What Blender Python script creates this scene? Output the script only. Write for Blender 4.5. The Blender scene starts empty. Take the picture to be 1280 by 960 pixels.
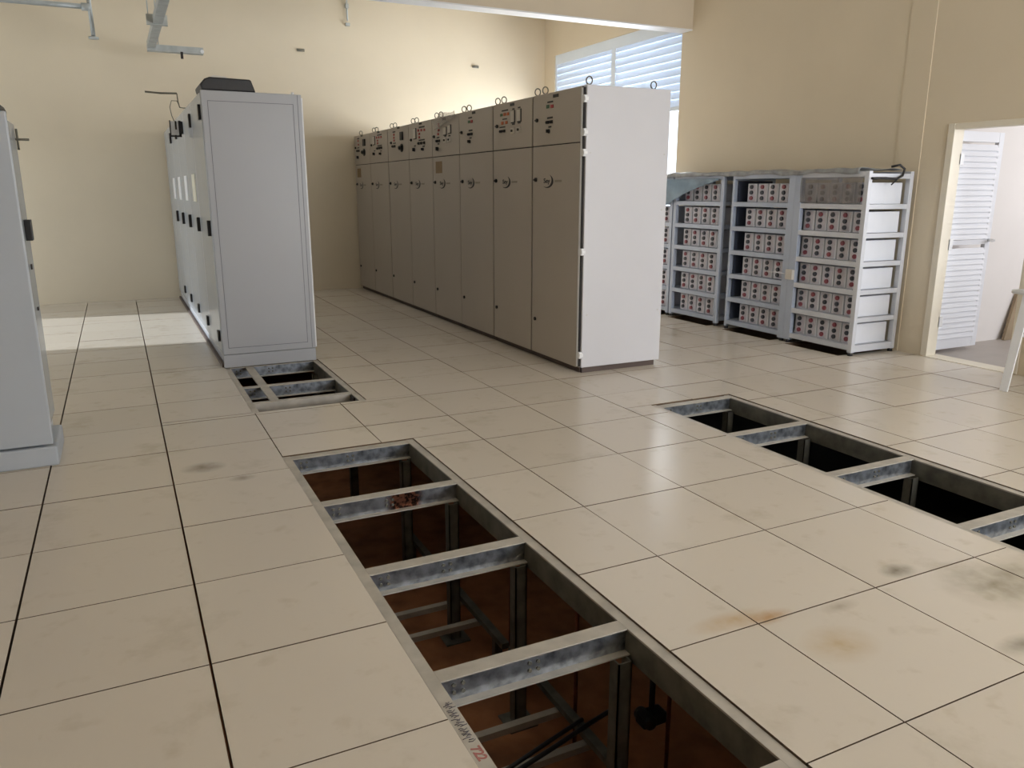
import bpy, bmesh, math, random
from mathutils import Vector, Matrix
random.seed(7)
S = bpy.context.scene
COL = S.collection

# ------------------------------------------------------------ camera
YAW, PIT, ROL = -0.456973870, -0.240764469, 0.000628186951
cam_d = bpy.data.cameras.new('camera')
cam = bpy.data.objects.new('camera', cam_d)
COL.objects.link(cam)
cy, sy, cp, sp = math.cos(YAW), math.sin(YAW), math.cos(PIT), math.sin(PIT)
F = Vector((-sy*cp, cy*cp, sp)); R0 = Vector((cy, sy, 0)); U0 = R0.cross(F)
R1 = R0*math.cos(ROL) + U0*math.sin(ROL); U1 = U0*math.cos(ROL) - R0*math.sin(ROL)
m = Matrix((R1, U1, -F)).transposed().to_4x4()
m.translation = Vector((-1.91255805, -1.28785229, 1.50741124))
cam.matrix_world = m
cam_d.sensor_width = 36.0
cam_d.lens = 984.84652 / 1280 * 36.0
cam_d.clip_start = 0.05
S.camera = cam

# ------------------------------------------------------------ colour, world, light
S.view_settings.view_transform = 'Standard'
S.view_settings.look = 'None'
S.view_settings.gamma = 1.0
S.view_settings.exposure = 0.53
try: S.view_settings.use_curve_mapping = False
except Exception: pass
S.cycles.use_denoising = True
try: S.cycles.denoiser = 'OPENIMAGEDENOISE'
except Exception: pass
S.cycles.max_bounces = 8
S.cycles.diffuse_bounces = 6
S.cycles.glossy_bounces = 4
S.cycles.sample_clamp_indirect = 8.0

w = bpy.data.worlds.new('sky'); S.world = w; w.use_nodes = True
wb = w.node_tree.nodes['Background']
wb.inputs[0].default_value = (0.80, 0.90, 1.0, 1); wb.inputs[1].default_value = 1.6

def area_light(name, loc, direction, sx, sy_, power, color):
    d = bpy.data.lights.new(name, 'AREA'); d.shape = 'RECTANGLE'
    d.size = sx; d.size_y = sy_; d.energy = power; d.color = color
    o = bpy.data.objects.new(name, d); COL.objects.link(o)
    o.location = loc
    o.rotation_euler = Vector(direction).to_track_quat('-Z', 'Y').to_euler()
    return o
# daylight standing in the room's openings
area_light('daylight_back_windows', (3.2, -4.25, 1.7), (-0.05, 1, -0.02), 3.0, 1.9, 230, (0.93, 0.96, 1.0))
area_light('daylight_left_door', (-5.4, 8.85, 1.3), (1, 0, -0.05), 2.2, 2.3, 24, (0.80, 0.90, 1.0))
area_light('daylight_louvre_window', (5.3, 9.0, 2.4), (-1, 0, 0), 3.1, 2.6, 290, (0.92, 0.96, 1.0))
area_light('daylight_corridor', (7.3, 1.6, 2.2), (-0.55, 0.8, -0.25), 2.0, 2.0, 38, (0.95, 0.95, 1.0))
sd = bpy.data.lights.new('sun', 'SUN'); sd.energy = 3.0; sd.angle = math.radians(1.5); sd.color = (0.86, 0.93, 1.0)
so = bpy.data.objects.new('sun', sd); COL.objects.link(so)
so.location = (-9, 9, 5)
so.rotation_euler = Vector((1, -0.14, -0.52)).to_track_quat('-Z', 'Y').to_euler()

# ------------------------------------------------------------ materials
def mat(name, col, rough=0.5, metal=0.0, noise=0.0, nscale=6.0, bump=0.0, bscale=80.0, spec=0.5, alpha=1.0, trans=0.0, stretch=None, col2=None):
    M = bpy.data.materials.new(name); M.use_nodes = True
    nt = M.node_tree; b = nt.nodes['Principled BSDF']
    b.inputs['Roughness'].default_value = rough; b.inputs['Metallic'].default_value = metal
    b.inputs['Specular IOR Level'].default_value = spec
    b.inputs['Alpha'].default_value = alpha
    b.inputs['Transmission Weight'].default_value = trans
    tc = nt.nodes.new('ShaderNodeTexCoord')
    src = tc.outputs['Object']
    if stretch:
        mp = nt.nodes.new('ShaderNodeMapping'); mp.inputs['Scale'].default_value = stretch
        nt.links.new(src, mp.inputs[0]); src = mp.outputs[0]
    n = nt.nodes.new('ShaderNodeTexNoise'); n.inputs['Scale'].default_value = nscale; n.inputs['Detail'].default_value = 5
    nt.links.new(src, n.inputs['Vector'])
    r = nt.nodes.new('ShaderNodeValToRGB')
    c2 = col2 if col2 else tuple(c*(1-noise) for c in col)
    r.color_ramp.elements[0].color = (*c2, 1); r.color_ramp.elements[1].color = (*col, 1)
    r.color_ramp.elements[0].position = 0.3; r.color_ramp.elements[1].position = 0.65
    nt.links.new(n.outputs['Fac'], r.inputs[0]); nt.links.new(r.outputs[0], b.inputs['Base Color'])
    if bump:
        n2 = nt.nodes.new('ShaderNodeTexNoise'); n2.inputs['Scale'].default_value = bscale
        nt.links.new(tc.outputs['Object'], n2.inputs['Vector'])
        bp = nt.nodes.new('ShaderNodeBump'); bp.inputs['Strength'].default_value = bump; bp.inputs['Distance'].default_value = 0.01
        nt.links.new(n2.outputs['Fac'], bp.inputs['Height']); nt.links.new(bp.outputs[0], b.inputs['Normal'])
    return M

def tile_material():
    M = bpy.data.materials.new('floor_tile'); M.use_nodes = True
    nt = M.node_tree; b = nt.nodes['Principled BSDF']; L = nt.links.new
    tc = nt.nodes.new('ShaderNodeTexCoord')
    # one tone per tile
    g = nt.nodes.new('ShaderNodeNewGeometry')
    r0 = nt.nodes.new('ShaderNodeValToRGB')
    r0.color_ramp.elements[0].color = (0.615, 0.55, 0.465, 1); r0.color_ramp.elements[1].color = (0.655, 0.59, 0.505, 1)
    L(g.outputs['Random Per Island'], r0.inputs[0])
    # stains and scuffs
    n1 = nt.nodes.new('ShaderNodeTexNoise'); n1.inputs['Scale'].default_value = 2.3; n1.inputs['Detail'].default_value = 7; n1.inputs['Roughness'].default_value = 0.65
    L(tc.outputs['Object'], n1.inputs['Vector'])
    r1 = nt.nodes.new('ShaderNodeValToRGB'); r1.color_ramp.elements[0].position = 0.56; r1.color_ramp.elements[1].position = 0.78
    r1.color_ramp.elements[0].color = (0, 0, 0, 1); r1.color_ramp.elements[1].color = (0.5, 0.5, 0.5, 1)
    L(n1.outputs['Fac'], r1.inputs[0])
    mx = nt.nodes.new('ShaderNodeMix'); mx.data_type = 'RGBA'
    L(r1.outputs[0], mx.inputs['Factor']); L(r0.outputs[0], mx.inputs['A']); mx.inputs['B'].default_value = (0.36, 0.30, 0.20, 1)
    n2 = nt.nodes.new('ShaderNodeTexNoise'); n2.inputs['Scale'].default_value = 9; n2.inputs['Detail'].default_value = 8
    L(tc.outputs['Object'], n2.inputs['Vector'])
    r2 = nt.nodes.new('ShaderNodeValToRGB'); r2.color_ramp.elements[0].position = 0.60; r2.color_ramp.elements[1].position = 0.80
    r2.color_ramp.elements[0].color = (0, 0, 0, 1); r2.color_ramp.elements[1].color = (0.5, 0.5, 0.5, 1)
    L(n2.outputs['Fac'], r2.inputs[0])
    # the dirtier patches: each a spot with its own place on the floor
    def spot(prev, x, y, rx, ry, col, k):
        mp = nt.nodes.new('ShaderNodeMapping'); mp.vector_type = 'TEXTURE'
        mp.inputs['Location'].default_value = (x, y, 0); mp.inputs['Scale'].default_value = (rx, ry, 1)
        L(tc.outputs['Object'], mp.inputs[0])
        gr = nt.nodes.new('ShaderNodeTexGradient'); gr.gradient_type = 'SPHERICAL'; L(mp.outputs[0], gr.inputs[0])
        nn = nt.nodes.new('ShaderNodeTexNoise'); nn.inputs['Scale'].default_value = 14; nn.inputs['Detail'].default_value = 6
        L(tc.outputs['Object'], nn.inputs['Vector'])
        mm = nt.nodes.new('ShaderNodeMath'); mm.operation = 'MULTIPLY'; L(gr.outputs['Fac'], mm.inputs[0]); L(nn.outputs['Fac'], mm.inputs[1])
        m2 = nt.nodes.new('ShaderNodeMath'); m2.operation = 'MULTIPLY'; m2.inputs[1].default_value = k; m2.use_clamp = True; L(mm.outputs[0], m2.inputs[0])
        x_ = nt.nodes.new('ShaderNodeMix'); x_.data_type = 'RGBA'
        L(m2.outputs[0], x_.inputs['Factor']); L(prev, x_.inputs['A']); x_.inputs['B'].default_value = (*col, 1)
        return x_.outputs['Result']
    m3 = nt.nodes.new('ShaderNodeMix'); m3.data_type = 'RGBA'
    L(r2.outputs[0], m3.inputs['Factor']); L(mx.outputs['Result'], m3.inputs['A']); m3.inputs['B'].default_value = (0.46, 0.38, 0.27, 1)
    o = m3.outputs['Result']
    o = spot(o, 0.05, 0.62, 0.14, 0.05, (0.45, 0.24, 0.08), 1.6)
    o = spot(o, -0.08, 0.66, 0.2, 0.06, (0.50, 0.32, 0.14), 1.2)
    o = spot(o, 0.16, 0.38, 0.16, 0.12, (0.45, 0.30, 0.12), 1.0)
    o = spot(o, 0.80, 0.66, 0.10, 0.06, (0.16, 0.14, 0.10), 1.6)
    o = spot(o, 1.05, 0.42, 0.26, 0.22, (0.25, 0.22, 0.15), 1.3)
    o = spot(o, 1.3, 0.36, 0.3, 0.2, (0.25, 0.22, 0.15), 1.2)
    o = spot(o, 0.72, 0.10, 0.14, 0.06, (0.18, 0.16, 0.12), 1.1)
    o = spot(o, 0.36, 0.56, 0.10, 0.04, (0.28, 0.22, 0.15), 1.0)
    o = spot(o, -1.62, 3.22, 0.13, 0.10, (0.16, 0.12, 0.08), 1.5)
    o = spot(o, -1.45, 2.95, 0.08, 0.05, (0.2, 0.15, 0.10), 1.2)
    L(o, b.inputs['Base Color'])
    b.inputs['Roughness'].default_value = 0.26
    b.inputs['Specular IOR Level'].default_value = 0.6
    nb = nt.nodes.new('ShaderNodeTexNoise'); nb.inputs['Scale'].default_value = 3.0
    L(tc.outputs['Object'], nb.inputs['Vector'])
    bp = nt.nodes.new('ShaderNodeBump'); bp.inputs['Strength'].default_value = 0.15; bp.inputs['Distance'].default_value = 0.01
    L(nb.outputs['Fac'], bp.inputs['Height']); L(bp.outputs[0], b.inputs['Normal'])
    return M

def rusty_material():
    M = mat('galvanised_rusty', (0.48, 0.50, 0.54), 0.30, 0.85, 0.65, 18)
    nt = M.node_tree; L = nt.links.new; b = nt.nodes['Principled BSDF']
    prev = b.inputs['Base Color'].links[0].from_socket
    tc = nt.nodes.new('ShaderNodeTexCoord')
    mp = nt.nodes.new('ShaderNodeMapping'); mp.vector_type = 'TEXTURE'
    mp.inputs['Location'].default_value = (0.42, 0.02, -0.05); mp.inputs['Scale'].default_value = (0.13, 0.2, 0.16)
    L(tc.outputs['Object'], mp.inputs[0])
    gr = nt.nodes.new('ShaderNodeTexGradient'); gr.gradient_type = 'SPHERICAL'; L(mp.outputs[0], gr.inputs[0])
    n = nt.nodes.new('ShaderNodeTexNoise'); n.inputs['Scale'].default_value = 38; L(tc.outputs['Object'], n.inputs['Vector'])
    a = nt.nodes.new('ShaderNodeMath'); a.operation = 'MULTIPLY_ADD'; L(gr.outputs['Fac'], a.inputs[0]); a.inputs[1].default_value = 3.0
    s = nt.nodes.new('ShaderNodeMath'); s.operation = 'SUBTRACT'; L(n.outputs['Fac'], s.inputs[0]); s.inputs[1].default_value = 0.95
    L(s.outputs[0], a.inputs[2]); a.use_clamp = True
    r = nt.nodes.new('ShaderNodeValToRGB'); r.color_ramp.elements[0].color = (0.03, 0.015, 0.01, 1); r.color_ramp.elements[1].color = (0.30, 0.12, 0.07, 1)
    r.color_ramp.elements[0].position = 0.42; r.color_ramp.elements[1].position = 0.58
    n3 = nt.nodes.new('ShaderNodeTexNoise'); n3.inputs['Scale'].default_value = 60; L(tc.outputs['Object'], n3.inputs['Vector']); L(n3.outputs['Fac'], r.inputs[0])
    mx = nt.nodes.new('ShaderNodeMix'); mx.data_type = 'RGBA'; L(a.outputs[0], mx.inputs['Factor']); L(prev, mx.inputs['A']); L(r.outputs[0], mx.inputs['B'])
    L(mx.outputs['Result'], b.inputs['Base Color'])
    return M

M = {}
M['tile'] = tile_material()
M['edge'] = mat('tile_edge_band', (0.13, 0.08, 0.045), 0.7, 0, 0.3, 8)
M['wall'] = mat('wall_paint', (0.70, 0.61, 0.465), 0.7, 0, 0.05, 1.2, 0.06, 60, spec=0.3)
M['ceil'] = mat('ceiling_paint', (0.84, 0.83, 0.79), 0.9, 0, 0.03, 2)
M['beam'] = mat('beam_paint', (0.66, 0.57, 0.44), 0.7, 0, 0.04, 2)
M['white_and_lit_soffit'] = mat('white_and_lit_soffit', (0.80, 0.81, 0.83), 0.5, 0, 0.03, 3)
M['window_paint'] = mat('window_paint', (0.72, 0.80, 0.90), 0.5, 0, 0.03, 3)
M['frame_cream'] = mat('cream_frame', (0.78, 0.72, 0.60), 0.5, 0, 0.06, 5)
M['corr_wall'] = mat('corridor_wall', (0.78, 0.745, 0.725), 0.8, 0, 0.05, 1.5)
M['corr_floor'] = mat('corridor_floor', (0.40, 0.36, 0.33), 0.5, 0, 0.12, 3)
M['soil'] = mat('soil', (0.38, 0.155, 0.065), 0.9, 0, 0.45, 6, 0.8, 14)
M['pit_shade'] = mat('pit_shade', (0.035, 0.028, 0.024), 0.85, 0, 0.4, 3)  # near-black ground colour that carries the shade of the right pit
M['underfloor_light_block'] = mat('underfloor_light_block', (0.20, 0.13, 0.09), 0.9, 0, 0.3, 3)
M['galv'] = mat('galvanised_steel', (0.50, 0.54, 0.60), 0.30, 0.85, 0.72, 22)
M['galv_top'] = mat('dusty_steel', (0.52, 0.48, 0.42), 0.55, 0.25, 0.25, 9)
M['galv_dark'] = mat('dull_steel', (0.20, 0.19, 0.155), 0.55, 0.4, 0.45, 12)
M['galv_rust'] = rusty_material()
M['rust_rod'] = mat('rusty_rod', (0.22, 0.06, 0.03), 0.8, 0.2, 0.4, 20)
M['beige'] = mat('beige_enamel', (0.47, 0.42, 0.365), 0.38, 0, 0.03, 2)
M['beige_lit'] = mat('beige_enamel_lit', (0.61, 0.61, 0.65), 0.33, 0, 0.03, 2)  # lighter copy of the beige enamel, with the light on the end face painted in
M['plinth'] = mat('brown_plinth', (0.10, 0.07, 0.06), 0.6, 0, 0.2, 6)
M['grey'] = mat('grey_enamel', (0.40, 0.41, 0.44), 0.38, 0, 0.02, 2)
M['grey_door'] = mat('light_grey_enamel', (0.41, 0.445, 0.49), 0.20, 0, 0.04, 3)
M['blue_grey'] = mat('blue_grey_enamel', (0.44, 0.48, 0.54), 0.4, 0, 0.03, 2)
M['black'] = mat('black_plastic', (0.015, 0.014, 0.016), 0.45, 0, 0.3, 20)
M['dark'] = mat('dark_gap_and_fittings', (0.03, 0.025, 0.025), 0.8, 0, 0.2, 8)  # near-black tone shared by door gaps, seals, keyhole and small fittings
M['white'] = mat('white_plastic_and_glare', (0.82, 0.83, 0.85), 0.4, 0, 0.03, 6)
M['ivory'] = mat('ivory_plate', (0.62, 0.58, 0.52), 0.5, 0, 0.05, 6)
M['window_glare'] = mat('window_glare', (0.82, 0.80, 0.66), 0.4, 0, 0.03, 6)
M['red'] = mat('red_plastic', (0.42, 0.035, 0.04), 0.4, 0, 0.2, 20)
M['orange'] = mat('orange_plastic', (0.55, 0.13, 0.03), 0.4, 0, 0.2, 20)
M['green'] = mat('green_plastic', (0.05, 0.13, 0.06), 0.4, 0, 0.2, 20)
M['brown_paper'] = mat('brown_paper', (0.30, 0.21, 0.12), 0.8, 0, 0.1, 10)
M['chrome'] = mat('zinc_steel', (0.60, 0.60, 0.60), 0.3, 0.9, 0.1, 20)
M['rack'] = mat('rack_enamel_shaded', (0.42, 0.47, 0.57), 0.4, 0.1, 0.05, 6)  # bluish shade on the rack fronts is put into this colour
M['rack_dark'] = mat('navy_plate', (0.05, 0.06, 0.09), 0.5, 0, 0.2, 5)
M['rack_lit'] = mat('rack_enamel_lit', (0.62, 0.64, 0.69), 0.4, 0.1, 0.05, 6)  # lighter copy of the rack enamel for the lit near rack
M['case'] = mat('battery_case', (0.74, 0.76, 0.82), 0.35, 0, 0.03, 6)
M['case_face'] = mat('battery_face', (0.62, 0.60, 0.66), 0.45, 0, 0.12, 12)
M['cap_red'] = mat('red_terminal', (0.24, 0.045, 0.065), 0.4, 0, 0.2, 20)
M['cap_black'] = mat('black_terminal', (0.03, 0.035, 0.05), 0.4, 0, 0.2, 20)
M['film'] = mat('dusty_film', (0.36, 0.37, 0.38), 0.45, 0, 0.5, 9, 0.6, 12)
M['film_blue'] = mat('blue_film', (0.22, 0.32, 0.42), 0.35, 0, 0.35, 7, 0.6, 9, alpha=0.92)
M['film_clear'] = mat('hazy_film', (0.40, 0.37, 0.36), 0.4, 0, 0.7, 14, 0.6, 14, alpha=0.4)
M['clear_wrap'] = mat('clear_wrap', (0.55, 0.50, 0.45), 0.25, 0, 0.3, 20, 0.6, 25, alpha=0.35)
M['duct'] = mat('duct_zinc', (0.50, 0.53, 0.53), 0.5, 0.35, 0.2, 10)
M['louvre'] = mat('frosted_slat', (0.72, 0.80, 0.90), 0.4, 0, 0.03, 4)
M['door_slat'] = mat('door_white', (0.78, 0.80, 0.86), 0.45, 0, 0.03, 4)
M['ink'] = mat('marker_ink', (0.10, 0.09, 0.11), 0.8, 0, 0.1, 20)
M['ink_red'] = mat('red_marker_ink', (0.42, 0.16, 0.14), 0.8, 0, 0.1, 20)
M['wedge_brown'] = mat('brown_matte', (0.34, 0.26, 0.17), 0.8, 0, 0.2, 5)
# frosted louvre blades let daylight through
nt = M['louvre'].node_tree
tr = nt.nodes.new('ShaderNodeBsdfTranslucent'); tr.inputs[0].default_value = (0.75, 0.86, 1.0, 1)
mxs = nt.nodes.new('ShaderNodeMixShader'); mxs.inputs[0].default_value = 0.115
out = nt.nodes['Material Output']
nt.links.new(nt.nodes['Principled BSDF'].outputs[0], mxs.inputs[1]); nt.links.new(tr.outputs[0], mxs.inputs[2]); nt.links.new(mxs.outputs[0], out.inputs[0])

# ------------------------------------------------------------ helpers
WLOC = {}
class MB:
    """collects shapes in world coordinates and links them as one mesh object"""
    def __init__(s): s.v = []; s.f = []; s.sm = []
    def box(s, x0, x1, y0, y1, z0, z1):
        x0, x1 = min(x0, x1), max(x0, x1); y0, y1 = min(y0, y1), max(y0, y1); z0, z1 = min(z0, z1), max(z0, z1)
        i = len(s.v)
        s.v += [(x0,y0,z0),(x1,y0,z0),(x1,y1,z0),(x0,y1,z0),(x0,y0,z1),(x1,y0,z1),(x1,y1,z1),(x0,y1,z1)]
        for q in ((0,3,2,1),(4,5,6,7),(0,1,5,4),(1,2,6,5),(2,3,7,6),(3,0,4,7)):
            s.f.append([i+k for k in q]); s.sm.append(False)
        return s
    def hexa(s, pts):
        i = len(s.v); s.v += [tuple(p) for p in pts]
        for q in ((0,3,2,1),(4,5,6,7),(0,1,5,4),(1,2,6,5),(2,3,7,6),(3,0,4,7)):
            s.f.append([i+k for k in q]); s.sm.append(False)
        return s
    def prism(s, poly, d):
        """poly: 3-D points in a plane, extruded along the vector d"""
        i = len(s.v); n = len(poly); d = Vector(d)
        s.v += [tuple(p) for p in poly] + [tuple(Vector(p)+d) for p in poly]
        s.f.append([i+k for k in range(n)][::-1]); s.f.append([i+n+k for k in range(n)]); s.sm += [False, False]
        for k in range(n):
            j = (k+1) % n; s.f.append([i+k, i+j, i+n+j, i+n+k]); s.sm.append(False)
        return s
    def tube(s, pts, r, n=10, closed=False, radii=None):
        pts = [Vector(p) for p in pts]; rings = []; N = len(pts)
        up = None
        for k, p in enumerate(pts):
            if closed: t = (pts[(k+1) % N]-pts[k-1]).normalized()
            else: t = (pts[min(k+1, N-1)]-pts[max(k-1, 0)]).normalized()
            if up is None:
                up = Vector((0,0,1)) if abs(t.z) < 0.9 else Vector((1,0,0))
            a = t.cross(up)
            if a.length < 1e-4: a = t.cross(Vector((0.3,1,0.2)))
            a.normalize(); b = a.cross(t).normalized(); up = b
            rr = radii[k] if radii else r
            i = len(s.v)
            for q in range(n):
                an = 2*math.pi*q/n; s.v.append(tuple(p + a*math.cos(an)*rr + b*math.sin(an)*rr))
            rings.append(i)
        for k in range(N if closed else N-1):
            i, j = rings[k], rings[(k+1) % N]
            for q in range(n):
                s.f.append([i+q, i+(q+1) % n, j+(q+1) % n, j+q]); s.sm.append(True)
        if not closed:
            s.f.append([rings[0]+q for q in range(n)][::-1]); s.f.append([rings[-1]+q for q in range(n)]); s.sm += [False, False]
        return s
    def cyl(s, p, q, r, n=16): return s.tube([p, q], r, n)
    def build(s, name, material, parent=None, bevel=0.0, loc=None):
        me = bpy.data.meshes.new(name)
        o = bpy.data.objects.new(name, me); COL.objects.link(o)
        if parent is not None:
            base = WLOC[parent.name]; o.parent = parent
        else: base = Vector((0,0,0))
        here = Vector(loc) if loc is not None else base
        me.from_pydata([tuple(Vector(v)-here) for v in s.v], [], s.f); me.update()
        for p, sm in zip(me.polygons, s.sm): p.use_smooth = sm
        bm = bmesh.new(); bm.from_mesh(me); bmesh.ops.recalc_face_normals(bm, faces=bm.faces); bm.to_mesh(me); bm.free()
        o.location = here - base
        WLOC[o.name] = here
        if material is not None: me.materials.append(material)
        if bevel:
            md = o.modifiers.new('edge', 'BEVEL'); md.width = bevel; md.segments = 2; md.limit_method = 'ANGLE'
        return o

def thing(name, label, cat, loc, group=None):
    o = bpy.data.objects.new(name, None); COL.objects.link(o); o.location = loc
    o.empty_display_size = 0.1
    WLOC[o.name] = Vector(loc)
    tag(o, label, cat, group); return o
def tag(o, label, cat, group=None):
    o['label'] = label; o['category'] = cat
    if group: o['group'] = group
    return o
def struct(mb, name, material, bevel=0.0, parent=None):
    o = mb.build(name, material, parent, bevel)
    if parent is None: o['kind'] = 'structure'
    return o

# ------------------------------------------------------------ the setting
XL, XR, YB, YF, ZC = -5.0, 4.76, -4.0, 11.05, 4.3
T = 0.2
# raised floor: tiles laid on a 0.6 m grid, cut out for the service pits and under the racks
HOLES = [(-1.19, -0.39, -0.86, 3.22), (1.42, 2.14, -0.86, 3.21), (-1.20, -0.39, 4.26, 5.87), (4.05, 4.655, 3.88, 4.56), (4.05, 4.655, 4.77, 5.51), (4.05, 4.655, 5.77, 6.51), (4.05, 4.655, 6.67, 7.28)]  # rack cuts reach past the fronts; that strip imitates a dark floor reflection
xs_l = [-1.19-0.6*k for k in range(0, 8)][::-1]
xs_l[0] = XL
xs = sorted(set(xs_l + [-1.19, -0.59, 0.0, 0.6, 1.2, 1.8, 2.39, 2.97, 3.57, 4.17, XR+0.15]))
ys = [round(YB+0.4-0.6 + 0.6*k, 3) for k in range(0, 26)]
ys = [y for y in [round(0.6*k, 3) for k in range(-6, 19)]]
ys = [YB] + ys + [YF]
fl = MB(); g = 0.0028
def put_rect(x0, x1, y0, y1):
    """place the tile rectangle with the holes taken out of it"""
    for (a, b, c, d) in HOLES:
        if x0 < b-1e-4 and x1 > a+1e-4 and y0 < d-1e-4 and y1 > c+1e-4:
            if y0 < c: put_rect(x0, x1, y0, c)
            if y1 > d: put_rect(x0, x1, d, y1)
            yy0, yy1 = max(y0, c), min(y1, d)
            if x0 < a: put_rect(x0, a, yy0, yy1)
            if x1 > b: put_rect(b, x1, yy0, yy1)
            return
    if x1-x0 < 0.012 or y1-y0 < 0.012: return
    dz = random.uniform(-0.0008, 0.0008)
    ga = 0.0055 if abs(x0+1.79) < 0.01 or abs(x0+2.39) < 0.01 else g
    fl.box(x0+ga, x1-g, y0+g, y1-g, -0.035, dz)
for i in range(len(xs)-1):
    for j in range(len(ys)-1):
        if ys[j+1] <= ys[j] or xs[i+1] <= xs[i]: continue
        put_rect(xs[i], xs[i+1], ys[j], ys[j+1])
flo = struct(fl, 'floor', M['tile'])
flo.data.materials.append(M['edge'])
for p in flo.data.polygons:
    if abs(p.normal.z) < 0.5: p.material_index = 1

# space under the floor
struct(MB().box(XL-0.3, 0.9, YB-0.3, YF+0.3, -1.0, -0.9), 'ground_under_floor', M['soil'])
struct(MB().box(0.9, XR+0.3, YB-0.3, YF+0.3, -1.0, -0.9), 'ground_pit_shade', M['pit_shade'])  # ground darkened here so the right pit looks unlit
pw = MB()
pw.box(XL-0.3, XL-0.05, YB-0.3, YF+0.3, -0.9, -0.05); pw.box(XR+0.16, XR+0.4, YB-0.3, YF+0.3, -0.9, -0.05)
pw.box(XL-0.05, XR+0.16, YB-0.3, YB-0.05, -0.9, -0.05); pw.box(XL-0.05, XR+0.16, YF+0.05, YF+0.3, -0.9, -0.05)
struct(pw, 'light_block_under_floor', M['underfloor_light_block'])  # added unseen, keeps outside light from leaking in below the floor

def wall_x(name, x0, x1, y0, y1, z0, z1, holes, material):
    """wall standing in the YZ plane with rectangular openings (ya, yb, za, zb)"""
    mb = MB(); cuts = sorted({y0, y1, *[h[0] for h in holes], *[h[1] for h in holes]})
    for a, b in zip(cuts, cuts[1:]):
        hs = [h for h in holes if h[0] <= a+1e-6 and h[1] >= b-1e-6]; z = z0
        for h in sorted(hs, key=lambda q: q[2]):
            if h[2] > z: mb.box(x0, x1, a, b, z, h[2])
            z = h[3]
        if z < z1: mb.box(x0, x1, a, b, z, z1)
    return struct(mb, name, material)
def wall_y(name, y0, y1, x0, x1, z0, z1, holes, material):
    mb = MB(); cuts = sorted({x0, x1, *[h[0] for h in holes], *[h[1] for h in holes]})
    for a, b in zip(cuts, cuts[1:]):
        hs = [h for h in holes if h[0] <= a+1e-6 and h[1] >= b-1e-6]; z = z0
        for h in sorted(hs, key=lambda q: q[2]):
            if h[2] > z: mb.box(a, b, y0, y1, z, h[2])
            z = h[3]
        if z < z1: mb.box(a, b, y0, y1, z, z1)
    return struct(mb, name, material)
DY0, DY1, DZ = 2.69, 3.52, 2.06
WY0, WY1, WZ0, WZ1 = 7.40, 10.72, 1.25, 3.64
wall_x('wall_right', XR, XR+0.11, YB, YF, -0.03, ZC, [(DY0, DY1, -0.03, DZ), (WY0, WY1, WZ0, WZ1)], M['wall'])
wall_x('wall_left', XL-T, XL, YB, YF, -0.03, ZC, [(7.75, 10.0, -0.03, 2.25)], M['wall'])
wall_y('wall_far', YF, YF+T, XL-T, XR+0.14, -0.03, ZC, [], M['wall'])
wall_y('wall_back', YB-T, YB, XL-T, XR+0.14, -0.03, ZC, [(1.7, 4.7, 0.75, 2.65)], M['wall'])
struct(MB().box(XL-T, XR+0.14, YB-T, YF+T, ZC, ZC+0.15), 'ceiling', M['ceil'])
struct(MB().box(XL, XR, 7.20, 7.42, 3.455, ZC), 'beam', M['beam'])
struct(MB().box(XL, XR, 7.202, 7.42, 3.44, 3.455), 'beam_soffit_light', M['white_and_lit_soffit'])  # added white plate; window light on the beam's underside put into its colour
# shallow pier on the right wall behind the racks
struct(MB().box(XR-0.007, XR, 3.80, 4.06, 0.0, ZC), 'pillar', M['wall'])

# louvred window in the right wall
wf = MB(); fx0, fx1 = XR+0.02, XR+0.09
wf.box(fx0, fx1, WY0, WY1, 3.49, WZ1); wf.box(fx0, fx1, WY0+0.03, WY1-0.05, 2.52, 2.57)
wf.box(fx0, fx1, WY0, WY0+0.03, WZ0, 3.49); wf.box(fx0, fx1, WY1-0.05, WY1, WZ0, 3.49)
wf.box(fx0, fx1, 8.95, 9.06, 2.57, 3.49); wf.box(fx0, fx1, WY0+0.03, WY1-0.05, WZ0, WZ0+0.05)
wo = wf.build('window_1', M['window_paint']); wo['kind'] = 'structure'; WLOC[wo.name] = Vector((0,0,0))
sl = MB()
for (a, b) in ((WY0+0.03, 8.95), (9.06, WY1-0.05)):
    z = 2.57
    while z < 3.44:
        sl.hexa([(fx0+0.002, a, z), (fx0+0.008, a, z), (fx0+0.008, b, z), (fx0+0.002, b, z),
                 (fx0+0.020, a, z+0.106), (fx0+0.026, a, z+0.106), (fx0+0.026, b, z+0.106), (fx0+0.020, b, z+0.106)])
        z += 0.096
sl.build('slat_panel', M['louvre'], wo)
# windows of the walls behind and beside the camera
for k, (horizontal, a0, a1, z0, z1, c) in enumerate([(True, 1.7, 4.7, 0.75, 2.65, YB-0.12)]):
    q = MB(); t = 0.03
    n = 3 if horizontal else 2
    for i in range(n+1):
        u = a0 + (a1-a0)*i/n; u = min(max(u, a0+t), a1-t)
        if horizontal: q.box(u-t, u+t, c-t, c+t, z0, z1)
        else: q.box(c-t, c+t, u-t, u+t, z0, z1)
    for z in (z0+t, z1-t):
        if horizontal: q.box(a0, a1, c-t, c+t, z-t, z+t)
        else: q.box(c-t, c+t, a0, a1, z-t, z+t)
    struct(q, 'window_%d' % (k+2), M['white_and_lit_soffit'])

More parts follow.
